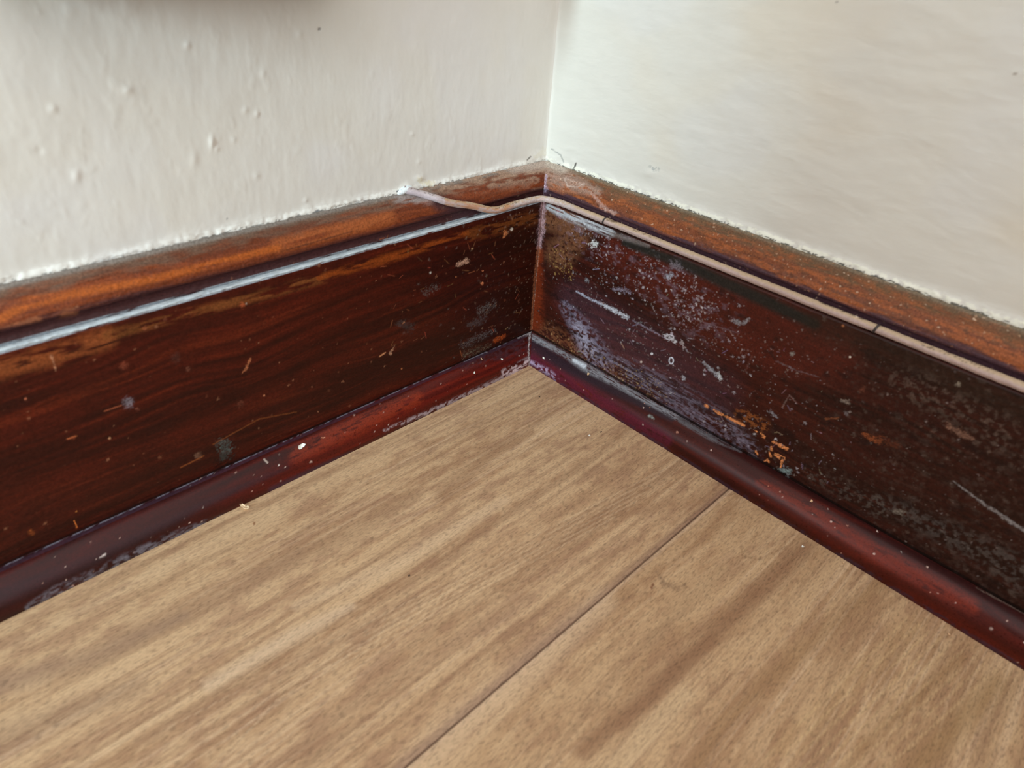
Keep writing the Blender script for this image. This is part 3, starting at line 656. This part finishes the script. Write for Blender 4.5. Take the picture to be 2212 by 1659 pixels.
# ================================================================== pale paint line lying on the left ledge
def tube_surf(path, rad_fn, nseg=20, flat=1.0, up=None):
    """swept tube along a dense polyline; returns Surf with U=length, T=angle"""
    path = np.array(path); T = np.gradient(path, axis=0); T /= np.linalg.norm(T, axis=1, keepdims=True)
    upv = np.tile([0, 0, 1.0], (len(path), 1)) if up is None else up
    S = np.cross(T, upv); S /= np.linalg.norm(S, axis=1, keepdims=True); Nn = np.cross(S, T)
    d = np.concatenate([[0], np.cumsum(np.linalg.norm(np.diff(path, axis=0), axis=1))])
    a = np.linspace(0, 2*math.pi, nseg+1)
    r = rad_fn(d[:, None], a[None, :])
    P = path[:, None, :]+S[:, None, :]*(np.cos(a)[None, :]*r)[..., None]+Nn[:, None, :]*(np.sin(a)[None, :]*r*flat)[..., None]
    s = Surf(P); s.U = np.broadcast_to(d[:, None], P.shape[:2]).copy(); s.T = np.broadcast_to((a*.002)[None, :], P.shape[:2]).copy(); s.flip = False
    return s, path, T, S, Nn
MPAINT = attr_mat('dried_paint', rough=0.5, rough_dust=0.75, spec=0.4, fscale=900, famp=0.12, bscale=900, bump=0.4, bdist=0.0002)
us = np.arange(0.012, .42, .0004)
path = np.stack([us, TB-.0020+.0004*(fbm(us*260, us*0, 501, 3)-.5), np.full_like(us, HB+.0001)], 1)
b_, *_ = tube_surf(path, lambda d, a: (.0011+.0012*(fbm(d*420+a*0, a*2+d*0, 503, 3)))*(1-.25*np.exp(-((d-.02)/.03)**2)), 12, flat=.35)
b_.C[:] = lin((176, 186, 192)); b_.D[:] = .7
b_.mix(sstep(.5, .7, fbm(b_.U*300, b_.T*900, 505, 3))*.6, (140, 146, 150)); b_.mix(sstep(.55, .7, fbm(b_.U*150, b_.T*900, 507, 3))*.5, (206, 212, 214))
o = b_.build('paint_line', MPAINT, parent=BL); o['label'] = 'pale blue-grey line of old paint on the ledge'

# ================================================================== painted cable
R0 = .0020
def prof_hit(px, py, side, extra):
    """where the sight line through a photo point meets the skirting profile, lifted by extra off it"""
    d = CF+CR*(px-W/2)/FPX-CU*(py-H/2)/FPX
    a, b = (0, 1) if side == 'left' else (1, 0)
    best = None
    for A, B in zip(prof_board[:-1], prof_board[1:]):
        e = B-A; nrm = np.array([e[1], -e[0]]); nrm /= np.hypot(*nrm)+1e-12
        if nrm[0] < 0 and nrm[1] < 0: nrm = -nrm
        A2 = A+nrm*extra; B2 = B+nrm*extra; e = B2-A2
        # solve CAM+t d = A2+s e in (b,z)
        M = np.array([[d[b], -e[0]], [d[2], -e[1]]])
        if abs(np.linalg.det(M)) < 1e-12: continue
        t, s_ = np.linalg.solve(M, [A2[0]-CAM[b], A2[1]-CAM[2]])
        if -1e-6 <= s_ <= 1+1e-6 and t > 0 and (best is None or t < best): best = t
    return CAM+d*best if best else None
ctl = []
for q in [(872, 409), (890, 413), (915, 420), (940, 428), (965, 436), (990, 441), (1015, 444)]:
    h_ = prof_hit(*q, 'left', R0*.55)
    if h_ is not None: ctl.append(h_)
lz = HB+R0*.92
for x in (.053, .040, .030): ctl.append(np.array([x, TB-.0014, lz]))
ctl += [np.array([.0205, TB-.0006, lz]), np.array([.0172, .0162, lz+.0001]), np.array([.0146, .0205, lz])]
for y in (.028, .04, .06, .1, .15, .21, .26, .3, .36, .5, .8): ctl.append(np.array([TB-.0020, y, lz]))
ctl = np.array(ctl)
def catmull(P, step):
    o = []
    Q = np.vstack([2*P[0]-P[1], P, 2*P[-1]-P[-2]])
    for i in range(1, len(Q)-2):
        L_ = np.linalg.norm(Q[i+1]-Q[i]); n_ = max(2, int(L_/step))
        al = .5; t0 = 0; t1 = t0+np.linalg.norm(Q[i]-Q[i-1])**al; t2 = t1+np.linalg.norm(Q[i+1]-Q[i])**al; t3 = t2+np.linalg.norm(Q[i+2]-Q[i+1])**al
        for k in range(n_):
            t = t1+(t2-t1)*k/n_
            A1 = (t1-t)/(t1-t0)*Q[i-1]+(t-t0)/(t1-t0)*Q[i]; A2 = (t2-t)/(t2-t1)*Q[i]+(t-t1)/(t2-t1)*Q[i+1]; A3 = (t3-t)/(t3-t2)*Q[i+1]+(t-t2)/(t3-t2)*Q[i+2]
            B1 = (t2-t)/(t2-t0)*A1+(t-t0)/(t2-t0)*A2; B2 = (t3-t)/(t3-t1)*A2+(t-t1)/(t3-t1)*A3
            o.append((t2-t)/(t2-t1)*B1+(t-t1)/(t2-t1)*B2)
    return np.array(o+[P[-1]])
cp = catmull(ctl, .0006)
cable = bpy.data.objects.new('cable', None); COL.objects.link(cable); cable.location = (0.0, 0.0, 0.0)
tag(cable, 'thin cable painted pinkish grey, running along the right skirting ledge and round the corner', 'cable')
def crad(d, a):
    ends = 1.12-sstep(0, .008, d)*.12
    return R0*ends*(1+.10*(fbm(d*500+a*0, a*1.2+d*0, 521, 3)-.5)*2+.05*(fbm(d*60, a*0, 523, 2)-.5)*2)
cs, cpath, cT, cS, cN = tube_surf(cp, crad, 22, flat=.92)
cs.C[:] = lin((176, 154, 148)); cs.D[:] = .35
n = fbm(cs.U*260, cs.T*900, 531, 4); n2 = fbm(cs.U*900, cs.T*2500, 533, 3)
sn = np.sin(cs.T/.002)
# worn yellowish top, pink flank
cs.mix(sstep(.35, .75, sn+.5*(n-.5))*.6, (176, 152, 108), .6)
wx = cs.px
cs.mix(((wx > 945) & (wx < 1110))*sstep(.42, .58, n)*.65*(cs.P[..., 1] < .022), (176, 118, 66), .6)
cs.mix((wx < 960)*.7, (182, 174, 182), .6)
cs.mix(((wx > 1110) & (wx < 1240))*sstep(.45, .6, n2)*.6, (188, 182, 182), .8)
cs.mix((sn > .55)*(np.abs(n2-.5) < .045)*.75*sstep(.45, .6, vn(cs.U*60, cs.T*0, 9)), (70, 50, 36), .9)
cs.stroke([(1312, 474), (1322, 478), (1332, 479)], [2, 2.6, 2], (76, 56, 36), a=.95, nz=.4)
cs.stroke([(1525, 548), (1560, 563), (1600, 580), (1640, 598)], [1, 2, 2.4, 1.4], (96, 58, 30), a=.9, nz=.6, brk=.3)
cs.stroke([(1600, 573), (1640, 592), (1690, 612)], [2.2, 3, 2], (196, 150, 90), a=.6, nz=.6)
cs.stroke([(1770, 652), (1820, 672), (1868, 690)], [1.2, 1.8, 1.6], (60, 46, 34), a=.9, nz=.6, brk=.3)
cs.stroke([(1851, 683)], 2.4, (240, 220, 205), a=1)
SH = cs.build('sheath', MPAINT, parent=cable)
MDARK = plain('grimy_joint', (58, 50, 48), .6)
def ring(px_, py_, name):
    xx, yy = pix(cpath); i = int(np.argmin((xx-px_)**2+(yy-py_)**2)); c = cpath[i]; t = cT[i]; s_ = cS[i]; n_ = cN[i]
    bm = bmesh.new(); na, nb = 28, 8; vs = []
    for k in range(na):
        a = 2*math.pi*k/na; rv = s_*math.cos(a)+n_*math.sin(a)*.92; row = []
        for j in range(nb):
            b = 2*math.pi*j/nb; row.append(bm.verts.new(c+rv*(R0*1.05+.00032*math.cos(b))+t*(.00055*math.sin(b)+.0004*math.sin(a))))
        vs.append(row)
    for k in range(na):
        for j in range(nb):
            bm.faces.new((vs[k][j], vs[(k+1) % na][j], vs[(k+1) % na][(j+1) % nb], vs[k][(j+1) % nb]))
    bmesh.ops.recalc_face_normals(bm, faces=bm.faces)
    me = bpy.data.meshes.new(name); bm.to_mesh(me); bm.free(); me.materials.append(MDARK)
    for p in me.polygons: p.use_smooth = True
    o = bpy.data.objects.new(name, me); COL.objects.link(o); o.parent = cable; o['label'] = 'dark grimy ring round the cable'
ring(1309, 473, 'joint'); ring(1893, 706, 'joint')
# plaster dab where the cable enters the wall
def blob(name, loc, rad, mat, seed, parent=None, flat=(1, 1, 1), jag=.35, rot=None, sub=3):
    bm = bmesh.new(); bmesh.ops.create_icosphere(bm, subdivisions=sub, radius=1.0)
    rr = random.Random(seed); dirs = [(Vector((rr.uniform(-1, 1), rr.uniform(-1, 1), rr.uniform(-1, 1))).normalized(), rr.uniform(-jag, jag)) for _ in range(14)]
    for v in bm.verts:
        n_ = v.co.normalized(); k = 1+sum(w*max(0, n_.dot(d))**4 for d, w in dirs)
        v.co = Vector((n_.x*flat[0], n_.y*flat[1], n_.z*flat[2]))*k*rad
    me = bpy.data.meshes.new(name); bm.to_mesh(me); bm.free(); me.materials.append(mat)
    for p in me.polygons: p.use_smooth = sub > 2
    o = bpy.data.objects.new(name, me); COL.objects.link(o); o.location = loc
    if rot: o.rotation_euler = rot
    if parent: o.parent = parent
    return o
MWHITE = plain('white_filler', (218, 226, 228), .7)
blob('filler_dab', tuple(cpath[0]+np.array([.0006, -.0004, -.0006])), .0036, MWHITE, 5, cable, (1.5, .7, .55), .3, rot=(0, .25, 0))['label'] = 'white filler where the cable leaves the wall'

# ================================================================== crumbs and flakes
def plane_pt(px, py, z=None, side=None):
    d = CF+CR*(px-W/2)/FPX-CU*(py-H/2)/FPX
    if z is not None: return CAM+d*(z-CAM[2])/d[2]
def shoe_pt(px, py, side, lift):
    d = CF+CR*(px-W/2)/FPX-CU*(py-H/2)/FPX; b = 1 if side == 'left' else 0; best = None; bn = None
    for A, B in zip(prof_shoe[:-1], prof_shoe[1:]):
        e = B-A; M = np.array([[d[b], -e[0]], [d[2], -e[1]]])
        if abs(np.linalg.det(M)) < 1e-14: continue
        t, s_ = np.linalg.solve(M, [A[0]-CAM[b], A[1]-CAM[2]])
        if -1e-3 <= s_ <= 1.001 and t > 0 and (best is None or t < best):
            best = t; nrm = np.array([e[1], -e[0]]); nrm /= np.hypot(*nrm); bn = nrm
    P_ = CAM+d*best; N_ = np.zeros(3); N_[b] = bn[0]; N_[2] = bn[1]
    return P_+N_*lift, N_
MFLAKE = plain('white_paint_chip', (236, 236, 226), .6); MTAN = plain('tan_wood_crumb', (214, 178, 140), .7); MBLACK = plain('dark_grit', (46, 38, 32), .7)
MBRN = plain('brown_crumb', (170, 110, 84), .7)
def flake(name, P_, N_, w, l, th, mat, seed, ang=0.0):
    """a curled chip: thin, bent, ragged outline, with thickness"""
    rr = random.Random(seed); bm = bmesh.new(); n = 12
    N_ = Vector(N_).normalized(); X = N_.orthogonal().normalized(); X.rotate(Matrix.Rotation(ang, 3, N_)); Y = N_.cross(X)
    rings = []
    for lev in (0, 1):
        rows = []
        for f_ in (0.0, .55, 1.0):
            row = []
            for k in range(n):
                a = 2*math.pi*k/n; q = rr_[k] if lev else 1
                r_ = f_*(0.45+.85*RND[(seed*7+k) % 64])
                x = math.cos(a)*r_*w; y = math.sin(a)*r_*l
                zc = .8*x*x/max(w, 1e-9)+.25*abs(y)+(th if lev else 0)
                row.append(bm.verts.new(Vector(P_)+X*x+Y*y+N_*zc))
                if f_ == 0.0: break
            rows.append(row)
        rings.append(rows)
    for lev, rows in enumerate(rings):
        for k in range(n):
            fA = [rows[0][0], rows[1][k], rows[1][(k+1) % n]]; fB = [rows[1][k], rows[2][k], rows[2][(k+1) % n], rows[1][(k+1) % n]]
            bm.faces.new(fA); bm.faces.new(fB)
    for k in range(n):
        bm.faces.new([rings[0][2][k], rings[1][2][k], rings[1][2][(k+1) % n], rings[0][2][(k+1) % n]])
    bmesh.ops.recalc_face_normals(bm, faces=bm.faces)
    c0 = Vector(P_)
    for v in bm.verts: v.co -= c0
    me = bpy.data.meshes.new(name); bm.to_mesh(me); bm.free(); me.materials.append(mat)
    o = bpy.data.objects.new(name, me); COL.objects.link(o); o.location = c0
    return o
_r5 = random.Random(55); RND = [_r5.random() for _ in range(64)]; rr_ = [1]*16
UP = (0, 0, 1)
def on_shoe(px, py, side, name, w, l, mat, seed, label, cat, ang=0.0):
    P_, N_ = shoe_pt(px, py, side, .00002); tag(flake(name, P_, N_, w, l, .00018, mat, seed, ang), label, cat)
on_shoe(650, 965, 'left', 'paint_flake', .0012, .0021, MFLAKE, 1, 'largest white paint flake, curled, on the left floor beading', 'paint flake', 1.0)
on_shoe(697, 946, 'left', 'paint_flake', .0006, .0013, MBRN, 2, 'brownish flake just right of the big white flake on the left beading', 'paint flake', .4)
on_shoe(1024, 805, 'left', 'paint_flake', .0005, .0010, MFLAKE, 3, 'small upright cream flake in the middle of the left beading near the corner', 'paint flake', .2)
on_shoe(1040, 776, 'left', 'paint_flake', .0009, .0004, MTAN, 4, 'tiny tan flake near the top edge of the left beading by the corner', 'paint flake', .8)
on_shoe(1083, 776, 'left', 'paint_flake', .0010, .0007, MFLAKE, 5, 'pale curl on the left beading, the one closest to the corner mitre', 'paint flake', .5)
on_shoe(1175, 773, 'right', 'paint_flake', .0007, .0010, MFLAKE, 6, 'pale ring-like flake on the right beading beside the corner mitre', 'paint flake', .3)
on_shoe(1271, 809, 'right', 'paint_flake', .0008, .0010, MTAN, 7, 'tan fleck on the black upper part of the right beading', 'paint flake', .9)
on_shoe(1753, 1083, 'right', 'paint_flake', .0009, .0007, MTAN, 8, 'arrow-shaped tan crumb alone on the glossy right beading', 'paint flake', .1)
def on_floor(px, py, name, w, l, mat, seed, label, cat, ang=0.0, th=.0004):
    P_ = plane_pt(px, py, z=0.0001); tag(flake(name, P_, UP, w, l, th, mat, seed, ang), label, cat)
on_floor(529, 1097, 'wood_chip', .0012, .0028, plain('pale_chip', (232, 204, 166), .6), 11, 'pale triangular wood chip on the floor against the left beading', 'wood chip', -.5)
on_floor(1273, 942, 'crumb', .0005, .0006, MFLAKE, 12, 'bright white crumb on the left floor plank near the right beading', 'crumb')
on_floor(1298, 934, 'grit', .0003, .0008, MBLACK, 13, 'black speck of grit just right of the white crumb on the floor', 'grit', .8)
on_floor(1165, 858, 'grit', .0003, .0007, MBLACK, 14, 'black speck of grit on the floor just below the corner', 'grit', .9)
on_floor(884, 1244, 'grit', .0004, .0004, MBLACK, 15, 'black speck of grit in the middle of the left floor plank', 'grit', .2)
on_floor(1733, 1182, 'crumb', .0005, .0007, MFLAKE, 16, 'pale crumb on the right floor plank, close to the right beading', 'crumb', .2)
on_floor(1822, 1217, 'crumb', .0004, .0006, MTAN, 17, 'tan crumb touching the right beading, above the pale floor rays', 'crumb', .5)
on_floor(2049, 1371, 'crumb', .0005, .0005, MTAN, 18, 'cream crumb on the floor nearest the lower right of the beading', 'crumb', .7)

# ================================================================== unseen things added outside the frame to shade the corner
MBR = plain('occluder_brown', (92, 70, 56), .45, bs=60, var=.1)
def rbox(name, lo, hi, r, mat, parent=None, seg=4):
    bm = bmesh.new(); bmesh.ops.create_cube(bm, size=1)
    lo = Vector(lo); hi = Vector(hi)
    for v in bm.verts: v.co = Vector((lo[i]+(v.co[i]+.5)*(hi[i]-lo[i]) for i in range(3)))
    bmesh.ops.bevel(bm, geom=bm.edges[:]+bm.verts[:], offset=r, segments=seg, profile=.5, affect='EDGES')
    me = bpy.data.meshes.new(name); bm.to_mesh(me); bm.free(); me.materials.append(mat)
    for p in me.polygons: p.use_smooth = True
    o = bpy.data.objects.new(name, me); COL.objects.link(o)
    if parent: o.parent = parent
    return o
sk = bpy.data.objects.new('wall_occluder', None); COL.objects.link(sk)  # unseen object added to cast the soft shadow on the left wall
tag(sk, 'unseen brown stand-in socket on the left wall above the frame', 'occluder')
rbox('occluder_box', (.136, .0, .2166), (.258, .036, .300), .008, MBR, sk)
rbox('occluder_plate', (.140, .035, .2215), (.254, .040, .296), .002, plain('brown_plate', (104, 80, 64), .35, bs=60, var=.1), sk)
for x in (.163, .212): rbox('occluder_switch', (x-.006, .039, .275), (x+.006, .043, .289), .001, MFLAKE, sk)

MBLOCK = plain('blocker_oak', (150, 112, 78), .5, bs=30, var=.15)
cb = bpy.data.objects.new('light_blocker', None); COL.objects.link(cb); cb.location = (0, 0, 0)  # unseen object added so the daylight fades across the right wall
tag(cb, 'unseen stand-in cabinet with two doors standing behind the viewer', 'blocker')
rbox('blocker_body', (.72, .258, .001), (1.10, .98, .62), .004, MBLOCK, cb)
rbox('blocker_top', (.70, .248, .62), (1.12, 1.0, .645), .005, MBLOCK, cb)
for y0, yk in ((.268, .60), (.62, .645)):
    dr = rbox('blocker_door', (.705, y0, .04), (.72, y0+.345, .60), .003, MBLOCK, cb)
    rbox('blocker_knob', (.688, yk-.009, .33), (.706, yk+.009, .348), .006, MBR, dr)
